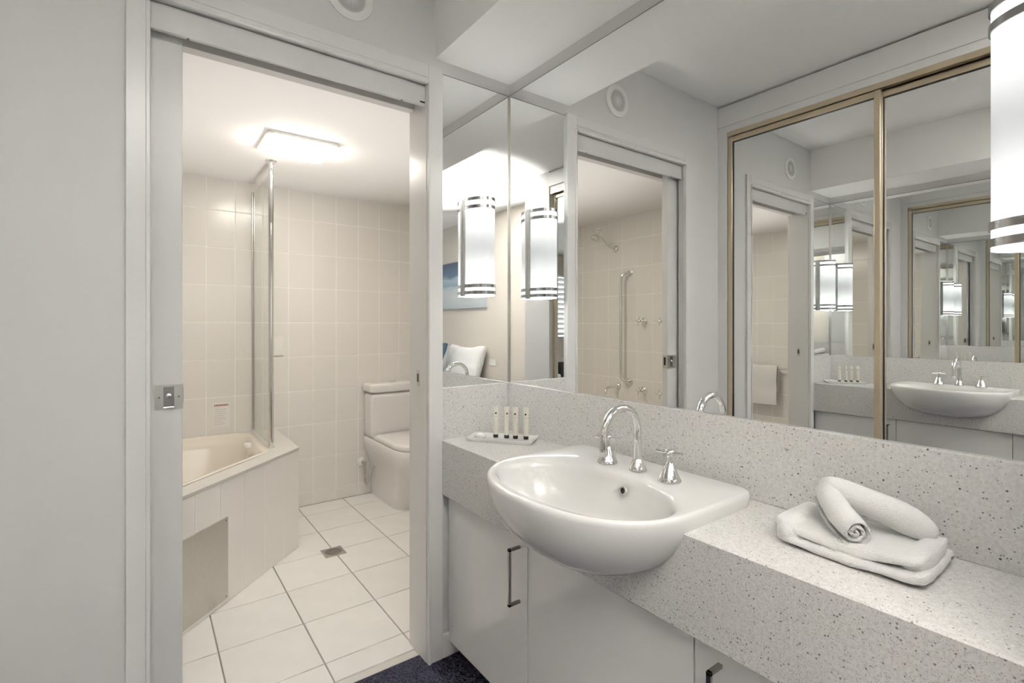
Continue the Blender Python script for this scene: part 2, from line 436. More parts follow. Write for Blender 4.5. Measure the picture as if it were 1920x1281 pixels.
# leaf
dl = thing('door_1', (-1.5, 0.066, 0), 'white sliding bathroom door, almost fully slid into the wall', None, kind='structure')
put('door_leaf', B(-1.92, -1.111, 0.048, 0.084, 0.008, 2.09), M_DOOR, dl, bevel=0.002)
def flush_pull():
    zc = 1.031; xc = -1.1435
    pm = MB(); y0 = 0.0455; y1 = 0.048
    # plate with rectangular well
    for (a, b, c, d) in ((-0.0325, -0.0125, -0.035, 0.035), (0.0125, 0.0325, -0.035, 0.035), (-0.0125, 0.0125, 0.029, 0.035), (-0.0125, 0.0125, -0.035, -0.027)):
        pm.box(xc + a, xc + b, y0, y1, zc + c, zc + d)
    p = put('pull_plate', pm, M_BRUSH, dl, label='brushed steel flush pull plate')
    put('finger_well', B(xc - 0.0125, xc + 0.0125, 0.0476, 0.0482, zc - 0.027, zc + 0.029), M_DARKMETAL, p)
    put('lock_knob', MB().lathe([(0.0065, 0), (0.0065, 0.002), (0.004, 0.004)], axisM((xc, 0.0475, zc + 0.004), (0, -1, 0)), 20), M_CHROME, p, smooth=True, angle=40)
    put('lower_lip', B(xc - 0.0125, xc + 0.0125, 0.0435, 0.0455, zc - 0.031, zc - 0.027), M_CHROME, p, bevel=0.0008)
    for dx in (-0.0225, 0.0235):
        put('screw', MB().lathe([(0.003, 0), (0.003, 0.0006)], axisM((xc + dx, 0.0455, zc), (0, -1, 0)), 14), M_DARKMETAL, p)
    put('edge_plate', B(-1.1112, -1.1095, 0.050, 0.080, zc - 0.036, zc + 0.036), M_BRUSH, p)
    put('latch_hook', B(-1.1097, -1.1085, 0.060, 0.072, zc - 0.02, zc + 0.024), M_BLACK, p)
flush_pull()

# wall speaker over the doorway
sp = thing('wall_speaker', (-0.65, 0.0, 2.242), 'round white speaker set in the wall above the doorway', 'speaker')
put('speaker_ring', MB().lathe([(0.052, 0.0), (0.078, 0.0), (0.077, 0.004), (0.070, 0.007), (0.054, 0.008), (0.052, 0.004)], axisM((-0.65, 0.0, 2.32), (0, -1, 0)), 48, False, False), M_PLASTIC, sp, smooth=True, angle=40)
put('speaker_grille', MB().lathe([(0.0, 0.0065), (0.02, 0.0062), (0.04, 0.0055), (0.053, 0.0042)], axisM((-0.65, 0.0, 2.32), (0, -1, 0)), 48, False, False), M_GRILLE, sp, smooth=True)

# ================================================================== BATHROOM SHELL
PW, PH = 0.157, 0.232
zl = lines(0.0, BCEIL, 1.249, PH)
bf = struct('floor_bathroom', B(BX0 - 0.1, BX1 + 0.1, 0.062, BY1 + 0.1, -0.03, -0.007), M_FGROUT, 'light stone-look square tiled floor of the bathroom')
tiles(bf, (0, 0, -0.007), (1, 0, 0), (0, 1, 0), lines(BX0, BX1, -0.06, 0.3045), [0.062 + 0.038] + lines(0.10, BY1, 0.217, 0.3035)[1:], M_FTILE, t=0.007, gap=0.005, ch=0.001)
put('threshold_strip', B(-1.19, -0.37, 0.060, 0.0985, -0.007, 0.0), M_LEDGE, bf, bevel=0.003)
struct('ceiling_bathroom', B(BX0 - 0.1, BX1 + 0.1, 0.10, BY1 + 0.1, BCEIL, BCEIL + 0.05), M_BATHCEIL, 'white bathroom ceiling')
wbk = struct('wall_bathroom_back', B(BX0 - 0.1, BX1 + 0.1, BY1 + 0.0015, BY1 + 0.08, 0, BCEIL), M_GROUT, 'cream tiled back wall of the bathroom')
tiles(wbk, (0, BY1 + 0.0015, 0), (1, 0, 0), (0, 0, 1), lines(BX0, BX1, -0.263, PW), zl, M_TILE)
wlf = struct('wall_bathroom_left', B(BX0 - 0.08, BX0 - 0.0015, 0.10, BY1 + 0.0015, 0, BCEIL), M_GROUT, 'cream tiled shower wall above the bath')
tiles(wlf, (BX0 - 0.0015, 0, 0), (0, 1, 0), (0, 0, 1), lines(BY0, BY1, 1.037, PW), zl, M_TILE)
wrt = struct('wall_bathroom_right', B(BX1 + 0.0015, BX1 + 0.08, 0.10, BY1 + 0.0015, 0, BCEIL), M_GROUT, 'cream tiled wall with the towel rail')
tiles(wrt, (BX1 + 0.0015, BY1, 0), (0, -1, 0), (0, 0, 1), lines(0, BY1 - BY0, BY1 - 0.804, PW), zl, M_TILE)
wfr = struct('wall_bathroom_front', B(0.006, BX1 + 0.08, 0.06, BY0, 0, BCEIL), M_TILE, 'tiled wall beside the inside of the doorway')

# ================================================================== VANITY
# ---- basin outline helpers
BYC = -0.757
def outline(n=112, a=0.290, back=-0.045, mid=-0.285, front=-0.528, rc=0.035):
    """closed plan outline of the basin, counter-clockwise; straight sides, half-ellipse front, rounded back corners"""
    pts = []
    nf = n // 2
    for i in range(nf + 1):           # front: from +y side to -y side through the front
        t = PI * i / nf
        e = 0.86
        c = math.cos(t); s_ = math.sin(t)
        yy = BYC + a * (abs(c) ** e) * (1 if c >= 0 else -1)
        xx = mid + (front - mid) * (abs(s_) ** e)
        pts.append((xx, yy))
    ns = 10
    for i in range(1, ns + 1): pts.append((mid + (back - rc - mid) * i / ns, BYC - a))
    for i in range(1, 7):
        t = (PI / 2) * i / 6
        pts.append((back - rc + rc * math.sin(t), BYC - a + rc - rc * math.cos(t)))
    nb = 16
    for i in range(1, nb + 1): pts.append((back, BYC - a + rc + (2 * a - 2 * rc) * i / nb))
    for i in range(1, 7):
        t = (PI / 2) * i / 6
        pts.append((back - rc + rc * math.cos(t), BYC + a - rc + rc * math.sin(t)))
    for i in range(1, ns): pts.append((back - rc + (mid - back + rc) * i / ns, BYC + a))
    return pts
OUT = outline()
def scaled(sx, sy, z, dx=0.0, back_keep=0.0):
    cx = -0.285
    r = []
    for x, y in OUT:
        xx = cx + (x - cx) * (sx if x < cx else 1.0 - (1.0 - sx) * (1 - back_keep)) + dx
        r.append((xx, BYC + (y - BYC) * sy, z))
    return r
ICX, IAX, IAY = -0.343, 0.150, 0.253
def inner(s_, z, dx=0.0):
    r = []
    for x, y in OUT:
        ang = math.atan2((y - BYC) / IAY, (x - ICX) / IAX)
        e = 0.92
        c = math.cos(ang); s2 = math.sin(ang)
        r.append((ICX + dx + IAX * s_ * (abs(c) ** e) * (1 if c >= 0 else -1), BYC + IAY * s_ * (abs(s2) ** e) * (1 if s2 >= 0 else -1), z))
    return r
RZ = 0.846
bas = thing('wash_basin', (-0.29, BYC, 0.655), 'white ceramic semi-recessed wash basin set in the speckled benchtop', 'basin')
rings = [scaled(0.28, 0.28, 0.676, 0.0), scaled(0.50, 0.48, 0.680), scaled(0.69, 0.66, 0.695), scaled(0.83, 0.79, 0.722), scaled(0.925, 0.89, 0.756), scaled(0.975, 0.955, 0.789), scaled(0.995, 0.99, 0.816), scaled(1.0, 1.0, RZ - 0.012),
         scaled(0.997, 0.998, RZ - 0.005), scaled(0.985, 0.988, RZ), scaled(0.965, 0.975, RZ + 0.001),
         inner(1.05, RZ - 0.002), inner(1.0, RZ - 0.010), inner(0.972, RZ - 0.025), inner(0.93, RZ - 0.055), inner(0.86, RZ - 0.09), inner(0.72, RZ - 0.122), inner(0.5, RZ - 0.140), inner(0.25, RZ - 0.147), inner(0.07, RZ - 0.149)]
put('basin_bowl', MB().loft(rings), M_CERAMIC, bas, smooth=True)
put('overflow_ring', MB().lathe([(0.0075, 0.0), (0.0075, 0.003), (0.010, 0.004), (0.0125, 0.003), (0.013, 0.0)], axisM((-0.2075, -0.845 + 0.06, RZ - 0.040), (-1, 0, 0.28)), 28, False, False), M_BRUSH, bas, smooth=True)
put('overflow_hole', MB().lathe([(0.0, 0.001), (0.0078, 0.001)], axisM((-0.2075, -0.845 + 0.06, RZ - 0.040), (-1, 0, 0.28)), 24, False, False), M_BLACK, bas)
put('waste_outlet', MB().lathe([(0.0, 0.004), (0.018, 0.004), (0.022, 0.002), (0.023, 0.0)], axisM((ICX, BYC, RZ - 0.149), (0, 0, 1)), 28, False, False), M_CHROME, bas, smooth=True)

# ---- benchtop with a cut-out for the basin
def bench():
    me = bpy.data.meshes.new('benchtop_tmp')
    mb = MB()
    prof = [(-0.002, 0.789), (-0.002, 0.809), (-0.312, 0.809), (-0.315, 0.806), (-0.315, 0.609), (-0.312, 0.606), (-0.295, 0.606), (-0.295, 0.789)]
    mb.loft([[(x, VEND, z) for x, z in prof], [(x, -0.001, z) for x, z in prof]])
    me.from_pydata(mb.v, [], mb.f)
    bm = bmesh.new(); bm.from_mesh(me); bmesh.ops.recalc_face_normals(bm, faces=bm.faces); bm.to_mesh(me); bm.free()
    a = bpy.data.objects.new('bench_tmp', me); COL.objects.link(a)
    cut = MB().loft([scaled(0.27, 0.27, 0.682), scaled(0.48, 0.46, 0.686), scaled(0.67, 0.64, 0.701), scaled(0.81, 0.77, 0.728), scaled(0.905, 0.87, 0.761), scaled(0.955, 0.94, 0.792), scaled(0.97, 0.965, 0.83)])
    mc = bpy.data.meshes.new('cut'); mc.from_pydata(cut.v, [], cut.f)
    bm = bmesh.new(); bm.from_mesh(mc); bmesh.ops.recalc_face_normals(bm, faces=bm.faces); bm.to_mesh(mc); bm.free()
    c = bpy.data.objects.new('cut', mc); COL.objects.link(c)
    md = a.modifiers.new('b', 'BOOLEAN'); md.operation = 'DIFFERENCE'; md.object = c; md.solver = 'EXACT'
    dg = bpy.context.evaluated_depsgraph_get(); dg.update()
    res = bpy.data.meshes.new_from_object(a.evaluated_get(dg))
    bpy.data.objects.remove(a); bpy.data.objects.remove(c)
    mb2 = MB(); mb2.v = [tuple(v.co) for v in res.vertices]; mb2.f = [tuple(p.vertices) for p in res.polygons]
    return mb2
put('benchtop', bench(), M_QUARTZ, label='speckled grey-white stone benchtop with a deep front edge', cat='benchtop')
put('splashback', B(-SP, 0.004, VEND + 0.002, -0.001, 0.809, 1.0), M_QUARTZ, bevel=0.0015, label='long speckled stone splashback under the large mirror', cat='splashback')
put('splashback', B(-0.311, -SP - 0.0005, -SP, -0.001, 0.809, 1.0), M_QUARTZ, bevel=0.0015, label='short speckled stone splashback under the narrow side mirror by the doorway', cat='splashback')

# ---- mirrors
def mirror(name, x0, x1, y0, y1, z0, z1, face, label):
    o = thing(name, ((x0 + x1) / 2, (y0 + y1) / 2, z0), label, 'mirror')
    put('mirror_glass', B(x0, x1, y0, y1, z0, z1), M_MIRROR, o)
    e = 0.0016
    if face == 'x': put('mirror_edge', B(x0 + 0.0005, x1, y0, y1, z1, z1 + e * 1.6), M_MIREDGE, o)
    else: put('mirror_edge', B(x0, x1, y0 + 0.0005, y1, z1, z1 + e * 1.6), M_MIREDGE, o)
    return o
mirror('vanity_mirror', 0.0, 0.006, VEND, 0.0, 1.0005, 2.164, 'x', 'large frameless mirror above the long splashback')
mirror('side_mirror', -0.311, -0.0005, -0.0015, 0.0, 1.0005, 2.164, 'y', 'narrow side mirror between the doorway and the large mirror')
m3 = thing('side_mirror', (-0.155, VEND - 0.003, 1.0), 'narrow side mirror at the near end of the vanity behind the large sconce', 'mirror')
put('mirror_glass', B(-0.311, -0.0005, VEND - 0.006, VEND, 1.0005, 2.164), M_MIRROR, m3)
cs = thing('mirror_corner_strip', (-0.003, -0.005, 1.0), 'thin chrome strip in the corner where the two mirrors meet', 'trim strip')
put('corner_angle', MB().box(-0.0055, -0.0003, -0.0045, -0.0016, 1.001, 2.163).box(-0.0022, -0.0003, -0.0095, -0.0045, 1.001, 2.163), M_BRUSH, cs, bevel=0.0005)

# ---- cabinet
cab = thing('vanity_cabinet', (-0.14, -0.78, 0.06), 'glossy white wall-hung vanity cabinet under the benchtop', 'cabinet')
put('carcass', B(-0.267, -0.001, VEND + 0.002, -0.016, 0.06, 0.600), M_CARC, cab)
put('gap_shadow_strip', B(-0.275, -0.267, VEND + 0.002, -0.016, 0.590, 0.605), M_DARK, cab)  # dark strip painting in the shadow of the gap below the benchtop
def pull(parent, y, z0, z1):
    path = [(-0.285, y, z1 - 0.004), (-0.322, y, z1 - 0.004)]
    mb = MB()
    mb.box(-0.328, -0.285, y - 0.005, y + 0.005, z1 - 0.008, z1); mb.box(-0.328, -0.285, y - 0.005, y + 0.005, z0, z0 + 0.008)
    mb.box(-0.328, -0.320, y - 0.005, y + 0.005, z0, z1)
    put('handle', mb, M_HANDLE, parent, bevel=0.001, label='brushed metal bow handle')
for (y0, y1, hy) in ((-0.4845, -0.010, -0.448), (-1.0405, -0.4875, None), (VEND + 0.003, -1.0435, -1.101)):
    d = put('cabinet_door', B(-0.285, -0.268, y0, y1, 0.058, 0.601), M_CAB, cab, bevel=0.0015)
    if hy: pull(d, hy, 0.394, 0.566)

# ---- tapware
def cross_tap(name, base, out, label, group=None, kind='deck', rot=0.3):
    """base on surface, out = outward axis"""
    M = axisM(base, out)
    o = thing(name, base, label, 'tap', group)
    if kind == 'deck':
        put('tap_cone', MB().lathe([(0.0285, 0), (0.0285, 0.002), (0.024, 0.010), (0.0105, 0.043), (0.009, 0.045)], M, 36), M_CHROME, o, smooth=True, angle=35)
        put('spindle', MB().lathe([(0.006, 0.042), (0.006, 0.060), (0.011, 0.063), (0.012, 0.072), (0.010, 0.076), (0.004, 0.078)], M, 24), M_CHROME, o, smooth=True, angle=50)
        hz, L = 0.068, 0.034
    else:
        put('tap_flange', MB().lathe([(0.030, 0), (0.030, 0.004), (0.022, 0.012), (0.014, 0.016), (0.014, 0.03)], M, 32), M_CHROME, o, smooth=True, angle=35)
        put('spindle', MB().lathe([(0.009, 0.028), (0.009, 0.06), (0.012, 0.063), (0.012, 0.075), (0.006, 0.079)], M, 24), M_CHROME, o, smooth=True, angle=50)
        hz, L = 0.068, 0.036
    for k in range(4):
        a = rot + k * PI / 2
        u = (math.cos(a), math.sin(a))
        p = [(u[0] * q, u[1] * q, hz + 0.002 * (q / L)) for q in (0.006, 0.014, 0.024, L)]
        pw = [tuple(M @ Vector(q)) for q in p]
        put('cross_arm', MB().tube(pw, [0.005, 0.0042, 0.0036, 0.0042], 10), M_CHROME, o, smooth=True, angle=50)
    return o
DZ = RZ + 0.0005
cross_tap('basin_tap', (-0.148, -0.676, DZ), (0, 0, 1), 'chrome cross-handle basin tap on the side nearer the doorway', 'basin taps', rot=0.5)
cross_tap('basin_tap', (-0.148, -0.883, DZ), (0, 0, 1), 'chrome cross-handle basin tap on the side nearer the towels', 'basin taps', rot=0.25)
spt = thing('basin_spout', (-0.140, -0.777, DZ), 'chrome gooseneck basin spout between the two basin taps', 'spout')
put('spout_cone', MB().lathe([(0.0235, 0), (0.0235, 0.002), (0.020, 0.010), (0.0125, 0.030), (0.0118, 0.031)], axisM((-0.140, -0.777, DZ), (0, 0, 1)), 36), M_CHROME, spt, smooth=True, angle=35)
zs = DZ + 0.105; R_ = 0.0655
path = [(-0.140, -0.777, DZ + 0.02), (-0.140, -0.777, DZ + 0.06), (-0.140, -0.777, zs - 0.01)] + [(-0.140 - R_ + R_ * math.cos(t), -0.777, zs + R_ * math.sin(t)) for t in [PI * k / 22 for k in range(0, 23)]] + [(-0.140 - 2 * R_, -0.777, zs - 0.015), (-0.140 - 2 * R_, -0.777, zs - 0.030)]
put('gooseneck', MB().tube(path, 0.0105, 18), M_CHROME, spt, smooth=True, angle=50)
put('aerator', MB().lathe([(0.0115, 0), (0.0118, 0.002), (0.0118, 0.016), (0.0105, 0.018)], axisM((-0.140 - 2 * R_, -0.777, zs - 0.030), (0, 0, -1)), 24), M_CHROME, spt, smooth=True, angle=40)

# ---- sconces
def sconce(yw, sgn, label):
    """yw: wall plane, sgn: +1 faces +y / -1 faces -y"""
    xc, a, b = -0.158, 0.0585, 0.090
    z0, z1 = 1.343, 1.716
    o = thing('wall_sconce', (xc, yw, z0), label, 'wall lamp', 'half-round sconces on the side mirrors')
    def half(aa, bb, n=28):
        return [(xc - aa * math.cos(PI * k / n), yw + sgn * (0.004 + bb * math.sin(PI * k / n))) for k in range(n + 1)]
    pts = half(a, b)
    put('glass_shade', MB().loft([[(x, y, z) for x, y in pts] for z in (z0 + 0.001, z0 + 0.09, (z0 + z1) / 2, z1 - 0.09, z1 - 0.001)], False, False, False), M_SHADE, o, smooth=True)
    for zz in (z0 + 0.006, z0 + 0.0315, z1 - 0.0445, z1 - 0.0145):
        po, pi_ = half(a + 0.003, b + 0.003), half(a + 0.0006, b + 0.0006)
        mb = MB().loft([[(x, y, zz) for x, y in po], [(x, y, zz + 0.0125) for x, y in po], [(x, y, zz + 0.0125) for x, y in pi_], [(x, y, zz) for x, y in pi_], [(x, y, zz) for x, y in po]], False, False, False)
        put('chrome_band', mb, M_BAND, o, smooth=True, angle=40)
    bp = B(xc - a - 0.004, xc + a + 0.004, yw + sgn * 0.0002, yw + sgn * 0.004, z0, z1)
    put('back_plate', bp, M_CHROME, o, bevel=0.0008)
    for sx in (-1, 1):
        put('side_rail', B(xc + sx * (a + 0.0005) - 0.004, xc + sx * (a + 0.0005) + 0.004, yw + sgn * 0.0002, yw + sgn * 0.015, z0 - 0.001, z1 + 0.001), M_BAND, o, bevel=0.0015)
    capo = half(a - 0.0015, b - 0.0015)
    for zz in (z0 + 0.002, z1 - 0.004):
        put('glow_cap', MB().prism(capo, zz, zz + 0.002), M_CAP, o)  # added glowing discs over the open ends, soft light for benchtop and bulkhead
    put('lamp_holder', MB().lathe([(0.012, -0.03), (0.014, -0.02), (0.014, 0.02), (0.012, 0.03)], axisM((xc, yw + sgn * 0.04, (z0 + z1) / 2), (0, 0, 1)), 20), M_PLASTIC, o, smooth=True, angle=40)
    for s2 in (-1, 1):
        prof = [(0.010, 0.03), (0.012, 0.05), (0.021, 0.085), (0.024, 0.105), (0.018, 0.125), (0.004, 0.133)]
        put('bulb', MB().lathe(prof, axisM((xc, yw + sgn * 0.040, (z0 + z1) / 2), (0, 0, s2)), 20), M_BULB, o, smooth=True)
    return o
sconce(-0.0015, -1, 'half-round frosted glass sconce on the narrow mirror beside the doorway')
sconce(VEND, 1, 'half-round frosted glass sconce at the near end of the vanity, cut by the frame')

# ---- amenities tray
ta = math.atan2(-0.79, 0.61)
TC = Vector((-0.137, -0.150, 0.8092))
TM = Matrix.Translation(TC) @ Matrix.Rotation(ta, 4, 'Z')
tr_o = thing('amenities_tray', tuple(TC), 'rectangular white porcelain tray in the corner of the benchtop', 'tray')
def rr(hx, hy, r, n=5):
    p = []
    for cx, cy_, a0 in ((hx - r, hy - r, 0), (-hx + r, hy - r, PI / 2), (-hx + r, -hy + r, PI), (hx - r, -hy + r, 1.5 * PI)):
        for k in range(n + 1):
            t = a0 + PI / 2 * k / n
            p.append((cx + r * math.cos(t), cy_ + r * math.sin(t)))
    return p
def rring(hx, hy, r, z): return [(x, y, z) for x, y in rr(hx, hy, r)]
put('tray_body', MB().loft([rring(0.118, 0.046, 0.006, 0), rring(0.1255, 0.052, 0.008, 0.012), rring(0.1245, 0.051, 0.008, 0.0135), rring(0.121, 0.0475, 0.007, 0.0125), rring(0.112, 0.040, 0.006, 0.0065)], M=TM), M_CERAMIC, tr_o, smooth=True, angle=50)
so_p = TM @ Vector((-0.086, -0.004, 0.0068))
so = thing('soap_cake', tuple(so_p), 'small round white soap on the tray', 'soap')
put('soap_disc', MB().lathe([(0.018, 0), (0.0215, 0.003), (0.0215, 0.011), (0.018, 0.0135)], Matrix.Translation(so_p), 28), M_CERAMIC, so, smooth=True, angle=50)
put('soap_seal', MB().lathe([(0.0, 0.0142), (0.011, 0.0142), (0.0115, 0.0134)], Matrix.Translation(so_p), 24, False, False), M_PAPER, so)
TLAB = ['cream toiletry tube on the tray, nearest the round soap', 'cream toiletry tube on the tray, second from the soap', 'cream toiletry tube on the tray, third from the soap', 'cream toiletry tube on the tray, farthest from the soap']
for k, (u, ang) in enumerate(((-0.030, 0.55), (0.012, 0.75), (0.046, 0.15), (0.086, 0.10))):
    bp = TM @ Vector((u, 0.010, 0.0068))
    R = Matrix.Translation(bp) @ Matrix.Rotation(math.radians(-36.4 - 0) + ang * 1.0 - 0.25, 4, 'Z')
    t = thing('toiletry_tube', tuple(bp), TLAB[k], 'toiletry tube', 'toiletry tubes on the tray')
    def er(rx, ry, z, n=24): return [(rx * math.cos(2 * PI * j / n), ry * math.sin(2 * PI * j / n), z) for j in range(n)]
    put('tube_body', MB().loft([er(0.0085, 0.0085, 0.011), er(0.0095, 0.0095, 0.016), er(0.0098, 0.0088, 0.05), er(0.0102, 0.0060, 0.085), er(0.0108, 0.0022, 0.106), er(0.0110, 0.0010, 0.110), er(0.0110, 0.0010, 0.116)], M=R), M_TUBE, t, smooth=True, angle=50)
    put('tube_cap', MB().lathe([(0.0088, 0), (0.0092, 0.001), (0.0092, 0.011), (0.0085, 0.012)], R, 24), M_BLACK, t, smooth=True, angle=40)
    put('logo_dot', MB().lathe([(0.0, 0.0004), (0.0032, 0.0003), (0.0034, 0.0)], R @ axisM((-0.001, -0.0056, 0.0905), (0, -1, 0.17)), 16, False, False), M_BLACK, t)
    put('printed_line', B(-0.0055, 0.0055, -0.0076, -0.0068, 0.0765, 0.0785).v and MB().box(-0.0055, 0.0055, -0.0074, -0.0066, 0.0765, 0.0783, R), M_GREYINK, t)

# ---- towels on the bench
def fuzz(mb, amp, sc_, seed=0.0):
    out = []
    for p in mb.v:
        v = Vector(p)
        n = noise.noise_vector((v + Vector((seed, seed, seed))) * sc_)
        out.append(tuple(v + Vector(n) * amp))
    mb.v = out
    return mb
ft = thing('folded_hand_towel', (-0.115, -1.288, 0.8095), 'thick folded white hand towel lying on the benchtop', 'towel')
mb = MB()
def belly(k):
    def f(q):
        s_ = (q.y + 0.12) / 0.24
        q = q.copy()
        q.z *= 1.0 - 0.10 * math.cos(s_ * 9 + k)
        return q
    return f
lay = [((-0.123, -1.285, 0.8185), (0.176, 0.238, 0.019), 0.0095), ((-0.121, -1.279, 0.8350), (0.166, 0.236, 0.0180), 0.0090)]
def drape(k):
    def f(q):
        q = q.copy(); v = q.y / 0.118
        lift = 0.013 * v * v - 0.0015
        q.z = q.z * (1.0 + 0.18 * math.cos(q.y * 45 + k)) + (lift if k else 0.35 * max(lift, 0.0))
        q.x *= (1.0 - 0.05 * max(0.0, v) ** 2) * (1.0 - 0.04 * min(1.0, abs(v)) ** 8); q.y *= 1.0 - 0.02 * (abs(q.x) / 0.088) ** 6
        return q
    return f
for k, (c, s_, r) in enumerate(lay): mb.roundbox((c[0], c[1], c[2] + 0.0015), s_, r, 18, warp=drape(k * 1.3))
# rounded fold wrapping the far end
mb.tube([(-0.036, -1.186, 0.831), (-0.050, -1.182, 0.834), (-0.085, -1.181, 0.8355), (-0.125, -1.181, 0.8355), (-0.165, -1.183, 0.835), (-0.195, -1.188, 0.832), (-0.208, -1.193, 0.829)], [0.013, 0.0225, 0.0258, 0.0262, 0.0258, 0.0220, 0.013], 24)
mb.tube([(-0.034, -1.372, 0.838), (-0.050, -1.378, 0.839), (-0.085, -1.380, 0.8395), (-0.125, -1.381, 0.8395), (-0.165, -1.380, 0.839), (-0.198, -1.375, 0.838)], [0.012, 0.018, 0.0200, 0.0200, 0.0190, 0.011], 24)
put('towel_cloth', fuzz(mb, 0.0034, 24), M_CLOTH, ft, smooth=True, subsurf=1)
put('towel_label', MB().box(-0.068, -0.056, -1.405, -1.398, 0.824, 0.8275), M_DARKMETAL, ft, bevel=0.001)
rt = thing('rolled_face_washer', (-0.12, -1.29, 0.838), 'rolled white face washer bent double on top of the folded towel', 'towel')
# spiral roll bent in a V: near arm shows its spiral end, far arm leans up behind it
def roll(path, radii, turns=2.6, n=90):
    path = [Vector(p) for p in path]
    rings = []
    t0 = (path[1] - path[0]).normalized(); up = Vector((0, 0, 1)); nrm = (up - t0 * up.dot(t0)).normalized()
    for i, p in enumerate(path):
        t = (path[min(i + 1, len(path) - 1)] - path[max(i - 1, 0)]).normalized()
        nrm = (nrm - t * nrm.dot(t)).normalized(); bn = t.cross(nrm)
        ring = []
        th = 0.0048
        for side in (0, 1):
            ks = range(n + 1) if side == 0 else range(n, -1, -1)
            for k in ks:
                a = 2 * PI * turns * k / n
                rad = radii[i] * (0.10 + 0.90 * k / n) - (th * 1.15 if side else 0) * (radii[i] / 0.036)
                rad = max(rad, 0.0008)
                ring.append(tuple(p + nrm * (rad * math.cos(a)) + bn * (rad * math.sin(a))))
        rings.append(ring)
    return MB().loft(rings, True, True)
near = [(-0.192, -1.303, 0.8665), (-0.176, -1.286, 0.870), (-0.155, -1.262, 0.8785), (-0.132, -1.238, 0.892), (-0.112, -1.220, 0.906)]
put('washer_front_roll', fuzz(roll(near, [0.0275, 0.0300, 0.0310, 0.0300, 0.0250]), 0.002, 40, 3), M_CLOTH, rt, smooth=True)
far = [(-0.116, -1.212, 0.9065), (-0.104, -1.222, 0.908), (-0.094, -1.250, 0.902), (-0.086, -1.285, 0.893), (-0.079, -1.318, 0.884), (-0.074, -1.348, 0.874), (-0.071, -1.373, 0.862), (-0.070, -1.386, 0.854)]
fr_mb = MB()
fp = [Vector(p) for p in far]
fr_mb.tube(far, [0.0190, 0.0265, 0.0275, 0.0270, 0.0270, 0.0270, 0.0215, 0.011], 30)
put('washer_back_roll', fuzz(fr_mb, 0.0040, 26, 9), M_CLOTH, rt, smooth=True, subsurf=1)

# ================================================================== WARDROBE DOORS
wrb = thing('sliding_wardrobe', (-1.545, -0.785, 0.02), 'built-in wardrobe with two gold-framed mirrored sliding doors', 'wardrobe')
def wdoor(y0, y1, xf, label):
    s_ = 0.026
    zt, zb = 2.318, 0.02
    d = put('sliding_door', B(xf - 0.014, xf - 0.010, y0 + s_, y1 - s_, zb + 0.05, zt - 0.03), M_MIRROR, wrb, label=label)
    put('stile', B(xf - 0.024, xf, y0, y0 + s_, zb, zt), M_GOLD, d, bevel=0.003)
    put('stile', B(xf - 0.024, xf, y1 - s_, y1, zb, zt), M_GOLD, d, bevel=0.003)
    put('rail', B(xf - 0.022, xf - 0.003, y0 + s_, y1 - s_, zt - 0.03, zt), M_GOLD, d, bevel=0.003)
    put('rail', B(xf - 0.022, xf - 0.003, y0 + s_, y1 - s_, zb, zb + 0.05), M_GOLD, d, bevel=0.003)
    put('gasket', MB().box(xf - 0.0100, xf - 0.004, y0 + s_, y1 - s_, zt - 0.034, zt - 0.03).box(xf - 0.0100, xf - 0.004, y1 - s_ - 0.004, y1 - s_, zb + 0.05, zt - 0.034), M_BLACK, d)
    return d
wdoor(-0.806, -0.062, -1.524, 'mirrored door next to the doorway wall')
wdoor(-1.512, -0.780, -1.554, 'mirrored door farther from the doorway wall')
put('top_track', MB().box(-1.585, -1.5235, -1.513, -0.060, 2.340, 2.349).box(-1.5275, -1.5235, -1.513, -0.060, 2.322, 2.340).box(-1.553, -1.549, -1.513, -0.060, 2.322, 2.340), M_GOLD, wrb)

# ================================================================== BATH
bath = thing('corner_bath', (-1.4, 1.2, 0), 'tiled-in cream corner bath with an angled front', 'bath')
HZ = 0.556
HA, HB_ = Vector((-0.507, 1.285)), Vector((-1.420, 0.372))
dirv = (HB_ - HA).normalized(); nrm2 = Vector((dirv.y, -dirv.x))       # outward (towards room)
if nrm2.x < 0: nrm2 = -nrm2
Lf = (HB_ - HA).length
# front core behind the tiles
def offs(p, d): return (p.x - nrm2.x * d, p.y - nrm2.y * d)
core = MB()
cpoly = [offs(HA, 0.0015), offs(HB_, 0.0015), offs(HB_, 0.04), offs(HA, 0.04)]
core.prism(cpoly, 0, HZ - 0.014)
core.prism([(HA.x - 0.0015, HA.y), (HA.x - 0.0015, BY1), (HA.x - 0.04, BY1), (HA.x - 0.04, HA.y)], 0, HZ - 0.014)
core.prism([(HB_.x, HB_.y + 0.0015), (HB_.x, HB_.y + 0.04), (BX0, HB_.y + 0.04), (BX0, HB_.y + 0.0015)], 0, HZ - 0.014)
hob = put('hob_wall', core, M_GROUT, bath)
U3 = Vector((-dirv.x, -dirv.y, 0))       # U x V(z) must point outward
if U3.cross(Vector((0, 0, 1))).dot(Vector((nrm2.x, nrm2.y, 0))) < 0:
    U3 = -U3; org = HA
else:
    org = HB_
ul = sorted(Lf - q for q in [0, 0.138, 0.293, 0.448, 0.600, 0.745, 0.895, 1.045, 1.20] if q <= Lf)
if ul[0] > 0.012: ul = [0.0] + ul
if org is HA: ul = sorted(Lf - q for q in ul)
o3 = Vector((org.x, org.y, 0)) - Vector((nrm2.x, nrm2.y, 0)) * 0.0015
PS0, PS1 = 0.556, 0.99       # steel panel span from the right corner
tiles(hob, tuple(o3), U3, (0, 0, 1), ul, [0.0, HZ - 0.014], M_HOBTILE, gap=0.0048)
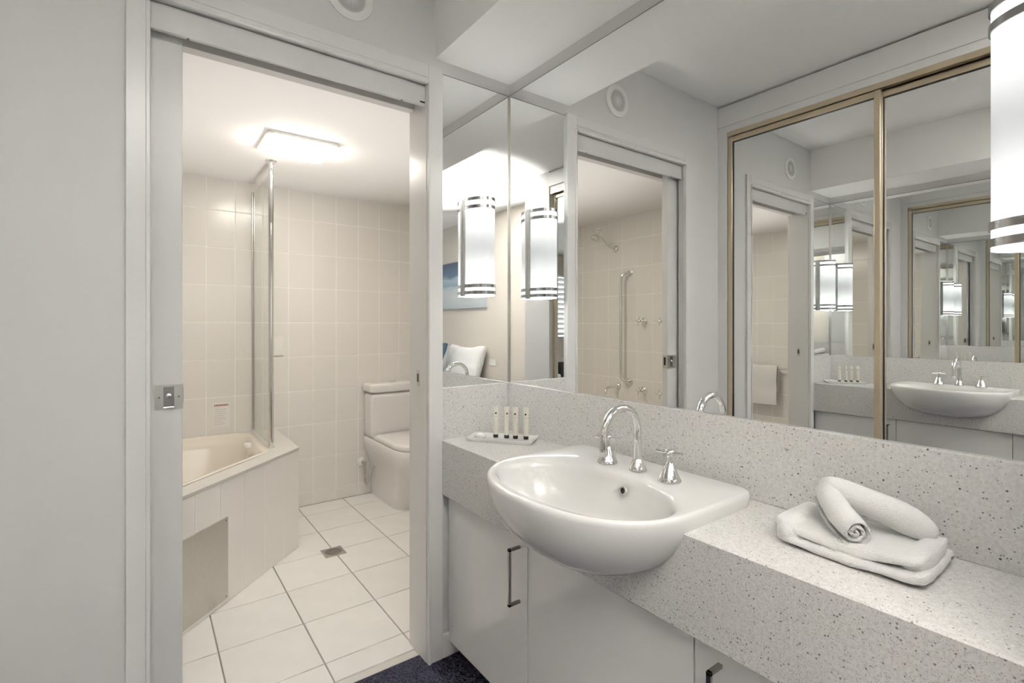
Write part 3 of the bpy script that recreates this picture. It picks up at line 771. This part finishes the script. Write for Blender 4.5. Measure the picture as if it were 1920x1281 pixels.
tiles(hob, (HA.x - 0.0015, HA.y, 0), (0, 1, 0), (0, 0, 1), lines(0, BY1 - HA.y, 0.15, PW), [0.0, HZ - 0.014], M_HOBTILE)
# ledge
def poly_in(d_front, d_side, d_back, dl_, dn):
    """outline of the bath inset from each side"""
    xr = HA.x - d_side; yb = BY1 - 0.001 - d_back; xl = BX0 + 0.001 + dl_; yn = HB_.y + dn
    # front line offset
    c0 = (HA.x - nrm2.x * d_front) * nrm2.x + (HA.y - nrm2.y * d_front) * nrm2.y
    def on_x(x): return (x, (c0 - x * nrm2.x) / nrm2.y)
    def on_y(y): return ((c0 - y * nrm2.y) / nrm2.x, y)
    return [(xl, yb), (xr, yb), on_x(xr), on_y(yn), (xl, yn)]
def rounded(poly, r, n=8):
    out = []; m_ = len(poly)
    for i in range(m_):
        p = Vector(poly[i]); a = Vector(poly[i - 1]); b = Vector(poly[(i + 1) % m_])
        d1 = (a - p).normalized(); d2 = (b - p).normalized()
        ang = d1.angle(d2); t = min(r / math.tan(ang / 2), 0.45 * (a - p).length, 0.45 * (b - p).length)
        s0 = p + d1 * t; s1 = p + d2 * t
        for k in range(n + 1):
            q = k / n
            out.append(tuple((s0 * (1 - q) + p * q) * (1 - q) + (p * (1 - q) + s1 * q) * q))
    return out
outp = poly_in(-0.003, -0.003, 0.0, 0.0, -0.003)
inp = poly_in(0.095, 0.155, 0.045, 0.05, 0.08)
n8 = 8
o_r = rounded(outp, 0.002, n8); i_r = rounded(inp, 0.13, n8)
led = MB().loft([[(x, y, HZ - 0.014) for x, y in o_r], [(x, y, HZ - 0.002) for x, y in o_r], [(x, y, HZ) for x, y in rounded(poly_in(0.0, 0.0, 0.0, 0.0, 0.0), 0.002, n8)], [(x, y, HZ) for x, y in i_r]], False, False)
put('hob_ledge', led, M_LEDGE, bath, smooth=True, angle=30)
tubr = [[(x, y, HZ + 0.0015) for x, y in rounded(poly_in(0.092, 0.150, 0.012, 0.012, 0.07), 0.14, n8)],
        [(x, y, HZ + 0.004) for x, y in rounded(poly_in(0.110, 0.165, 0.030, 0.030, 0.085), 0.14, n8)],
        [(x, y, HZ - 0.004) for x, y in rounded(poly_in(0.135, 0.19, 0.085, 0.085, 0.11), 0.16, n8)],
        [(x, y, HZ - 0.06) for x, y in rounded(poly_in(0.150, 0.21, 0.11, 0.11, 0.13), 0.18, n8)],
        [(x, y, 0.30) for x, y in rounded(poly_in(0.20, 0.26, 0.17, 0.17, 0.18), 0.2, n8)],
        [(x, y, 0.17) for x, y in rounded(poly_in(0.27, 0.33, 0.25, 0.25, 0.25), 0.2, n8)],
        [(x, y, 0.14) for x, y in rounded(poly_in(0.36, 0.42, 0.34, 0.34, 0.34), 0.2, n8)]]
put('tub_shell', MB().loft(tubr, False, True), M_TUB, bath, smooth=True, angle=60)
# steel access panel
def onf(s_, z, d=0.0): return (HA.x + dirv.x * s_ + nrm2.x * d, HA.y + dirv.y * s_ + nrm2.y * d, z)
def fslab(s0, s1, z0, z1, d0, d1):
    return MB().add([onf(s0, z0, d0), onf(s1, z0, d0), onf(s1, z1, d0), onf(s0, z1, d0), onf(s0, z0, d1), onf(s1, z0, d1), onf(s1, z1, d1), onf(s0, z1, d1)],
                    [(0, 3, 2, 1), (4, 5, 6, 7), (0, 1, 5, 4), (1, 2, 6, 5), (2, 3, 7, 6), (3, 0, 4, 7)])
ap = put('access_panel', fslab(PS0, PS1, 0.020, 0.380, 0.0005, 0.004), M_BRUSH, bath, label='brushed steel access panel')
for (s_, z) in ((PS0 + 0.012, 0.368), (PS0 + 0.012, 0.032), (PS1 - 0.012, 0.368), (PS1 - 0.012, 0.032)):
    put('screw', MB().lathe([(0.004, 0), (0.003, 0.0015)], axisM(onf(s_, z, 0.004), (nrm2.x, nrm2.y, 0)), 12), M_DARKMETAL, ap)
put('air_control', MB().lathe([(0.020, 0), (0.020, 0.012), (0.016, 0.02), (0.006, 0.022)], axisM((-0.735, 1.462, HZ - 0.002), (0, 0, 1)), 24), M_PLASTIC, bath, smooth=True, angle=40)
put('overflow_lever', MB().lathe([(0.022, 0), (0.021, 0.004), (0.012, 0.007)], axisM((-0.735, 1.352, HZ - 0.03), (-0.7, 0.7, 0.5)), 24), M_CHROME, bath, smooth=True, angle=40)

# ---- shower screen
scn = thing('shower_screen', (-0.634, 1.65, HZ), 'clear glass bath screen held by a tall chrome post', 'shower screen')
put('screen_glass', B(-0.637, -0.631, 1.372, BY1 - 0.004, HZ + 0.012, 2.075), M_GLASS, scn)
po = put('screen_post', MB().lathe([(0.0135, 0), (0.0135, BCEIL - HZ - 0.002)], axisM((-0.634, 1.36, HZ + 0.001), (0, 0, 1)), 24), M_CHROME, scn, smooth=True, angle=40)
put('post_flange', MB().lathe([(0.030, 0), (0.030, 0.005), (0.018, 0.010), (0.0165, 0.022)], axisM((-0.634, 1.36, BCEIL), (0, 0, -1)), 28), M_CHROME, po, smooth=True, angle=35)
put('post_flange', MB().lathe([(0.020, 0), (0.020, 0.004), (0.015, 0.008)], axisM((-0.634, 1.36, HZ), (0, 0, 1)), 28), M_CHROME, po, smooth=True, angle=35)
put('wall_channel', MB().box(-0.6405, -0.6375, BY1 - 0.014, BY1, HZ + 0.008, 2.085).box(-0.6305, -0.6275, BY1 - 0.014, BY1, HZ + 0.008, 2.085), M_BRUSH, scn)

# ---- bathroom ceiling light
clx, cly = -0.572, 1.03
cl = thing('ceiling_light', (clx, cly, BCEIL - 0.06), 'glowing rectangular white ceiling light in the bathroom', 'ceiling light')
LM = Matrix.Translation((clx, cly, BCEIL - 0.0005)) @ Matrix.Rotation(PI, 4, 'X')
put('light_base', MB().loft([rring(0.168, 0.150, 0.022, 0.0), rring(0.168, 0.150, 0.022, 0.010), rring(0.163, 0.145, 0.020, 0.014)], M=LM), M_PLASTIC, cl, smooth=True, angle=40)
put('light_diffuser', MB().loft([rring(0.161, 0.143, 0.022, 0.013), rring(0.150, 0.132, 0.024, 0.028), rring(0.132, 0.114, 0.026, 0.038)], M=LM), M_GLOW, cl, smooth=True, angle=60)

# ---- toilet
TX = 0.275
toi = thing('toilet', (TX, 1.62, 0), 'white close-coupled toilet with its lid down beyond the doorway', 'toilet')
put('cistern_tank', MB().roundbox((TX, 1.836, 0.588), (0.372, 0.170, 0.320), 0.022, 10), M_TOILET, toi, smooth=True)
clid = put('cistern_lid', MB().roundbox((TX, 1.834, 0.783), (0.392, 0.182, 0.066), 0.018, 10), M_TOILET, toi, smooth=True)
put('flush_button', MB().lathe([(0.030, 0), (0.030, 0.003), (0.026, 0.005)], axisM((TX, 1.84, 0.8155), (0, 0, 1)), 28), M_CHROME, clid, smooth=True, angle=40)
def pan_ring(hw, yf, yb, z, e=0.8, n=48):
    """D-shaped outline: straight back at yb, round front at yf"""
    r = []
    ym = yf + hw * 1.05
    for k in range(n // 2 + 1):
        t = PI * k / (n // 2)
        c = math.cos(t); s_ = math.sin(t)
        r.append((TX + hw * (abs(c) ** e) * (1 if c > 0 else -1), ym - (ym - yf) * (abs(s_) ** e), z))
    m_ = n // 2
    r += [(TX - hw, ym + (yb - ym) * k / 6, z) for k in range(1, 7)]
    r += [(TX - hw + 2 * hw * k / 6, yb, z) for k in range(1, 7)]
    r += [(TX + hw, yb + (ym - yb) * k / 6, z) for k in range(1, 6)]
    return r
pr = [pan_ring(0.128, 1.43, 1.918, 0.0), pan_ring(0.128, 1.425, 1.918, 0.02), pan_ring(0.128, 1.40, 1.918, 0.10), pan_ring(0.135, 1.35, 1.918, 0.20), pan_ring(0.155, 1.285, 1.918, 0.28), pan_ring(0.175, 1.245, 1.918, 0.335), pan_ring(0.183, 1.235, 1.918, 0.38), pan_ring(0.184, 1.235, 1.918, 0.418), pan_ring(0.178, 1.24, 1.915, 0.426)]
put('toilet_pan', MB().loft(pr), M_TOILET, toi, smooth=True, angle=60)
sl = [pan_ring(0.176, 1.240, 1.735, 0.428), pan_ring(0.180, 1.235, 1.738, 0.434), pan_ring(0.181, 1.234, 1.738, 0.452), pan_ring(0.176, 1.240, 1.734, 0.462), pan_ring(0.15, 1.27, 1.71, 0.468)]
put('toilet_lid', MB().loft(sl), M_TOILET, toi, smooth=True, angle=60)
sv = thing('cistern_stop_valve', (0.08, 1.92, 0.11), 'chrome stop valve and braided hose beside the toilet', 'valve')
put('wall_flange', MB().lathe([(0.036, 0), (0.035, 0.004), (0.026, 0.012), (0.014, 0.015)], axisM((0.078, BY1, 0.238), (0, -1, 0)), 28), M_PLASTIC, sv, smooth=True, angle=40)
put('valve_body', MB().lathe([(0.010, 0.01), (0.010, 0.035), (0.013, 0.037), (0.013, 0.06)], axisM((0.078, BY1, 0.238), (0, -1, 0)), 20), M_BRUSH, sv, smooth=True, angle=40)
put('valve_outlet', MB().lathe([(0.008, 0.0), (0.008, 0.04), (0.010, 0.042), (0.010, 0.07), (0.007, 0.075)], axisM((0.080, BY1 - 0.048, 0.232), (0, 0, -1)), 20), M_BRUSH, sv, smooth=True, angle=40)
put('hose', MB().tube([(0.080, BY1 - 0.048, 0.16), (0.081, BY1 - 0.05, 0.12), (0.084, BY1 - 0.055, 0.10), (0.092, BY1 - 0.062, 0.092), (0.102, BY1 - 0.07, 0.102), (0.110, BY1 - 0.08, 0.13), (0.114, BY1 - 0.09, 0.165), (0.117, BY1 - 0.10, 0.20), (0.125, BY1 - 0.105, 0.225)], 0.0065, 12), M_BRUSH, sv, smooth=True)

# ---- floor waste
fd = thing('floor_drain', (-0.371, 1.108, 0), 'square steel floor drain grate in the bathroom floor', 'drain')
gm = MB(); h2 = 0.054
M0 = Matrix.Translation((-0.371, 1.108, 0))
ring_o = [(-h2, -h2), (h2, -h2), (h2, h2), (-h2, h2)]
n_c = 40
sq = []
for k in range(n_c):
    a = 2 * PI * k / n_c
    c, s_ = math.cos(a), math.sin(a); q = h2 / max(abs(c), abs(s_)); sq.append((q * c, q * s_))
ci = [(0.043 * math.cos(2 * PI * k / n_c), 0.043 * math.sin(2 * PI * k / n_c)) for k in range(n_c)]
gm.loft([[(x, y, 0.0) for x, y in sq], [(x, y, 0.003) for x, y in sq], [(x, y, 0.003) for x, y in ci], [(x, y, 0.0) for x, y in ci]], False, False, True, M0)
put('drain_frame', gm, M_BRUSH, fd)
put('drain_well', MB().lathe([(0.0, 0.0008), (0.043, 0.0008)], M0, 40, False, False), M_BLACK, fd)
for k in range(-4, 5):
    off = k * 0.0092
    hl = math.sqrt(max(0.043 ** 2 - off ** 2, 1e-6))
    RM = M0 @ Matrix.Rotation(math.radians(12), 4, 'Z')
    put('grate_bar', MB().box(-hl, hl, off - 0.0024, off + 0.0024, 0.0005, 0.003, RM), M_BRUSH, fd)

# ---- switch and notice on the back wall
sw = thing('wall_switch', (-0.487, BY1, 1.03), 'white rectangular wall plate on the tiles behind the shower screen post', 'switch')
swp = put('switch_plate', B(-0.522, -0.453, BY1 - 0.008, BY1, 1.03, 1.154), M_PLASTIC, sw, bevel=0.003)
put('rocker', B(-0.510, -0.465, BY1 - 0.010, BY1 - 0.0078, 1.06, 1.125), M_PLASTIC, sw, bevel=0.001)
ns = thing('bath_notice', (-0.812, BY1, 0.595), 'small white notice with a red heading stuck above the bath', 'notice')
sheet = put('notice_sheet', B(-0.859, -0.764, BY1 - 0.0012, BY1, 0.597, 0.750), M_PAPER, ns)
for k in range(9):
    x = -0.849 + k * 0.0086
    put('heading_letter', B(x, x + 0.0062, BY1 - 0.0016, BY1 - 0.0011, 0.729, 0.739), M_RED, sheet)
for k, wl_ in enumerate((0.034, 0.064, 0.060, 0.066, 0.050, 0.064, 0.066, 0.048, 0.062)):
    z = 0.719 - k * 0.0128
    put('text_line', B(-0.849, -0.849 + wl_, BY1 - 0.0016, BY1 - 0.0011, z, z + 0.0022), M_GREYINK, sheet)

# ---- shower fittings on the left wall (seen in the mirror)
LX = BX0
sh = thing('wall_shower', (LX, 1.262, 1.87), 'chrome shower head on an angled arm above the bath', 'shower head')
put('shower_rose', MB().lathe([(0.032, 0), (0.031, 0.004), (0.020, 0.014), (0.012, 0.018)], axisM((LX, 1.262, 1.882), (1, 0, 0)), 28), M_CHROME, sh, smooth=True, angle=35)
put('shower_arm', MB().tube([(LX + 0.005, 1.262, 1.882), (LX + 0.05, 1.264, 1.885), (LX + 0.085, 1.268, 1.905), (LX + 0.16, 1.278, 1.965), (LX + 0.19, 1.283, 1.985)], 0.0085, 14), M_CHROME, sh, smooth=True)
put('shower_knuckle', MB().roundbox((LX + 0.197, 1.285, 1.992), (0.028, 0.028, 0.032), 0.012, 6), M_CHROME, sh, smooth=True)
put('spray_head', MB().lathe([(0.012, -0.01), (0.020, 0.006), (0.040, 0.030), (0.043, 0.040), (0.038, 0.046), (0.0, 0.048)], axisM((LX + 0.20, 1.288, 1.985), (0.45, 0.20, -0.87)), 32, True, False), M_CHROME, sh, smooth=True, angle=50)
put('spray_knob', MB().lathe([(0.006, 0.0), (0.006, 0.022), (0.026, 0.026), (0.026, 0.034), (0.006, 0.037)], axisM((LX + 0.195, 1.284, 2.002), (-0.2, -0.2, 0.95)), 24), M_CHROME, sh, smooth=True, angle=40)
gr = thing('grab_rail', (LX, 1.14, 0.76), 'long vertical chrome grab rail on the shower wall', 'grab rail')
gp = [(LX + 0.004, 1.105, 1.662), (LX + 0.035, 1.108, 1.662), (LX + 0.055, 1.125, 1.655), (LX + 0.062, 1.148, 1.63), (LX + 0.064, 1.152, 1.58), (LX + 0.064, 1.152, 1.2), (LX + 0.064, 1.152, 0.85), (LX + 0.062, 1.148, 0.80), (LX + 0.055, 1.125, 0.772), (LX + 0.035, 1.108, 0.765), (LX + 0.004, 1.105, 0.765)]
put('rail_tube', MB().tube(gp, 0.0135, 16), M_CHROME, gr, smooth=True)
for z in (1.662, 0.765):
    put('rail_flange', MB().lathe([(0.028, 0), (0.028, 0.006), (0.018, 0.010)], axisM((LX, 1.105, z), (1, 0, 0)), 26), M_CHROME, gr, smooth=True, angle=35)
cross_tap('shower_tap', (LX, 0.960, 1.262), (1, 0, 0), 'chrome cross tap on the shower wall, upper pair, nearer the grab rail', 'wall taps over the bath', 'wall', 0.2)
cross_tap('shower_tap', (LX, 0.760, 1.258), (1, 0, 0), 'chrome cross tap on the shower wall, upper pair, nearer the door jamb', 'wall taps over the bath', 'wall', 0.1)
cross_tap('bath_tap', (LX, 0.962, 0.706), (1, 0, 0), 'chrome cross tap on the shower wall, lower pair, nearer the bath spout', 'wall taps over the bath', 'wall', 0.3)
cross_tap('bath_tap', (LX, 0.760, 0.700), (1, 0, 0), 'chrome cross tap on the shower wall, lower pair, nearer the door jamb', 'wall taps over the bath', 'wall', 0.0)
bs = thing('bath_spout', (LX, 1.235, 0.65), 'chrome bath filler spout low on the shower wall', 'spout')
put('spout_rose', MB().lathe([(0.030, 0), (0.029, 0.004), (0.020, 0.014), (0.014, 0.016)], axisM((LX, 1.235, 0.712), (1, 0, 0)), 28), M_CHROME, bs, smooth=True, angle=35)
put('spout_tube', MB().tube([(LX + 0.01, 1.235, 0.712), (LX + 0.06, 1.235, 0.714), (LX + 0.11, 1.235, 0.712), (LX + 0.145, 1.235, 0.700), (LX + 0.160, 1.235, 0.675), (LX + 0.163, 1.235, 0.655)], 0.0125, 16), M_CHROME, bs, smooth=True, angle=50)

# ---- towel rail on the right wall (seen by double reflection)
rl = thing('towel_rail', (BX1 - 0.06, 0.85, 0.79), 'chrome towel rail on the tiled wall beside the toilet', 'towel rail')
put('rail_bar', MB().tube([(BX1 - 0.065, 0.45, 0.812), (BX1 - 0.065, 0.80, 0.812), (BX1 - 0.065, 1.22, 0.812)], 0.009, 14), M_CHROME, rl, smooth=True, angle=50)
for y in (0.46, 1.21):
    put('rail_bracket', MB().lathe([(0.022, 0), (0.022, 0.006), (0.010, 0.010), (0.010, 0.075)], axisM((BX1, y, 0.812), (-1, 0, 0)), 22), M_CHROME, rl, smooth=True, angle=35)
bt = thing('bath_towel', (BX1 - 0.06, 0.87, 0.45), 'white bath towel hung over the chrome towel rail', 'towel')
def hang(y0, y1, zlo_f, zlo_b):
    prof = []
    xr = BX1 - 0.065
    for k in range(11): prof.append((xr - 0.026 - 0.004 * math.sin(k), zlo_f + (0.812 - zlo_f) * k / 10))
    for k in range(1, 8):
        t = PI * k / 8; prof.append((xr - 0.024 * math.cos(t), 0.812 + 0.024 * math.sin(t)))
    for k in range(11): prof.append((xr + 0.024, 0.812 - (0.812 - zlo_b) * k / 10))
    inn = [(x + (0.010 if x < xr - 0.012 else (-0.010 if x > xr + 0.012 else 0)), z - (0.010 if z > 0.815 else 0)) for x, z in prof][::-1]
    cs_ = prof + inn
    return MB().loft([[(x, y, z) for x, z in cs_] for y in [y0 + (y1 - y0) * k / 8 for k in range(9)]])
put('towel_cloth', fuzz(hang(0.725, 1.03, 0.455, 0.58), 0.006, 14), M_CLOTH, bt, smooth=True, angle=60)

# ================================================================== BEDROOM (seen in the mirrors)
bed = thing('bed', (-1.03, -3.95, 0), 'white-made double bed against the warm grey bedroom wall', 'bed')
put('bed_base', B(BEDX + 0.02, -0.02, -4.75, -3.15, 0.08, 0.32), M_WOOD, bed, bevel=0.01)
put('mattress', MB().roundbox((-1.02, -3.95, 0.44), (1.96, 1.60, 0.26), 0.06, 8), M_LINEN, bed, smooth=True)
put('quilt', MB().roundbox((-0.78, -3.95, 0.56), (1.56, 1.64, 0.12), 0.05, 10), M_LINEN, bed, smooth=True)
for (x, y) in ((BEDX + 0.08, -3.22), (BEDX + 0.08, -4.68), (-0.08, -3.22), (-0.08, -4.68)):
    put('bed_leg', MB().lathe([(0.025, 0), (0.03, 0.08)], Matrix.Translation((x, y, 0)), 14), M_WOOD, bed)
def pillow(name, c, size, tilt, m, label, grp):
    def puff(q):
        u = q.x / (size[0] / 2); v = q.z / (size[2] / 2)
        th = (max(0.0, 1 - abs(u) ** 3.0) * max(0.0, 1 - abs(v) ** 3.0)) ** 0.5
        q = q.copy(); q.y *= (0.10 + 0.90 * th)
        q.x *= 1 - 0.07 * (1 - abs(v) ** 2) * abs(u) ** 4; q.z *= 1 - 0.09 * (1 - abs(u) ** 2) * abs(v) ** 4
        return q
    mb = MB().roundbox((0, 0, 0), size, 0.03, 20, warp=puff)
    R = Matrix.Translation(c) @ Matrix.Rotation(-PI / 2, 4, 'Z') @ Matrix.Rotation(tilt, 4, 'X')
    mb.v = [tuple(R @ Vector(p)) for p in mb.v]
    p = thing(name, (c[0], c[1], c[2] - size[2] / 2), label, 'pillow', grp)
    put('pillow_case', fuzz(fuzz(mb, 0.022, 5, c[1]), 0.007, 17, c[0]), m, p, smooth=True)
pillow('pillow', (BEDX + 0.13, -3.53, 0.775), (0.74, 0.23, 0.43), 0.30, M_LINEN, 'white pillow propped against the bedroom wall nearer the power point', 'bed pillows')
pillow('pillow', (BEDX + 0.13, -4.32, 0.775), (0.66, 0.23, 0.42), 0.30, M_LINEN, 'white pillow propped against the bedroom wall farther from the power point', 'bed pillows')
pillow('cushion', (BEDX + 0.44, -3.74, 0.835), (0.44, 0.14, 0.42), 0.42, M_BLUECLOTH, 'dark blue cushion leaning on the white pillows', None)
pc = thing('canvas_picture', (BEDX + 0.02, -3.95, 1.437), 'beach seascape canvas hung on the bedroom wall', 'picture')
put('canvas', B(BEDX, BEDX + 0.035, -4.70, -3.214, 1.437, 2.03), M_PICTURE, pc)
pp = thing('power_point', (BEDX, -3.10, 0.763), 'white double power point on the bedroom wall beside the bed', 'power point')
put('outlet_plate', B(BEDX, BEDX + 0.008, -3.169, -3.040, 0.763, 0.834), M_PLASTIC, pp, bevel=0.002)
for y in (-3.14, -3.07): put('outlet_switch', B(BEDX + 0.008, BEDX + 0.011, y - 0.006, y + 0.006, 0.81, 0.826), M_PLASTIC, pp)
# shuttered window in the far wall
win = thing('window_1', (0.25, -5.2, 0.98), 'wide bedroom window with white plantation shutters', None, kind='structure')
wfm = MB()
wfm.box(-1.8, 2.3, -5.26, -5.18, 0.98, 1.02); wfm.box(-1.8, 2.3, -5.26, -5.18, 2.11, 2.15)
put('window_frame', wfm, M_TRIM, win)
NP = 6; pwid = 4.1 / NP
put('window_pane', B(-1.8, 2.3, -5.29, -5.285, 1.02, 2.11), M_GLASS, win)
slat_me = None
for k in range(NP):
    x0 = -1.8 + k * pwid
    for xa in (x0, x0 + pwid - 0.05):
        put('shutter_stile', B(xa, xa + 0.05, -5.23, -5.20, 1.02, 2.11), M_SHUTTER, win)
    for j in range(12):
        z = 1.07 + j * 0.090
        RM = Matrix.Translation((x0 + pwid / 2, -5.215, z)) @ Matrix.Rotation(math.radians(32), 4, 'X')
        if slat_me is None:
            so_ = put('shutter_slat', MB().box(-(pwid - 0.1) / 2, (pwid - 0.1) / 2, -0.042, 0.042, -0.005, 0.005), M_SHUTTER, win)
            slat_me = so_.data; so_.matrix_basis = RM @ Matrix.Translation((0, 0, -0.005)); WL[so_.name] = RM.translation.copy()
        else:
            so_ = bpy.data.objects.new('shutter_slat', slat_me); COL.objects.link(so_)
            so_.matrix_basis = RM @ Matrix.Translation((0, 0, -0.005))
            so_.parent = win; so_.matrix_parent_inverse = Matrix.Translation(-WL[win.name])
# low dark cabinet under the window
lc = thing('low_cabinet', (1.3, -4.95, 0), 'dark low cabinet under the shuttered bedroom window', 'cabinet')
put('cabinet_body', B(0.5, 2.2, -5.18, -4.75, 0.06, 0.60), M_WOOD, lc, bevel=0.004)
put('cabinet_top', B(0.48, 2.22, -5.19, -4.73, 0.60, 0.64), M_CARC, lc, bevel=0.003)
for x in (0.52, 1.36): put('cabinet_door', B(x, x + 0.82, -4.752, -4.738, 0.08, 0.59), M_DARK, lc, bevel=0.002)
for (x, y) in ((0.55, -5.12), (2.13, -5.12), (0.55, -4.80), (2.13, -4.80)): put('cabinet_leg', B(x, x + 0.04, y, y + 0.04, 0, 0.06), M_WOOD, lc)
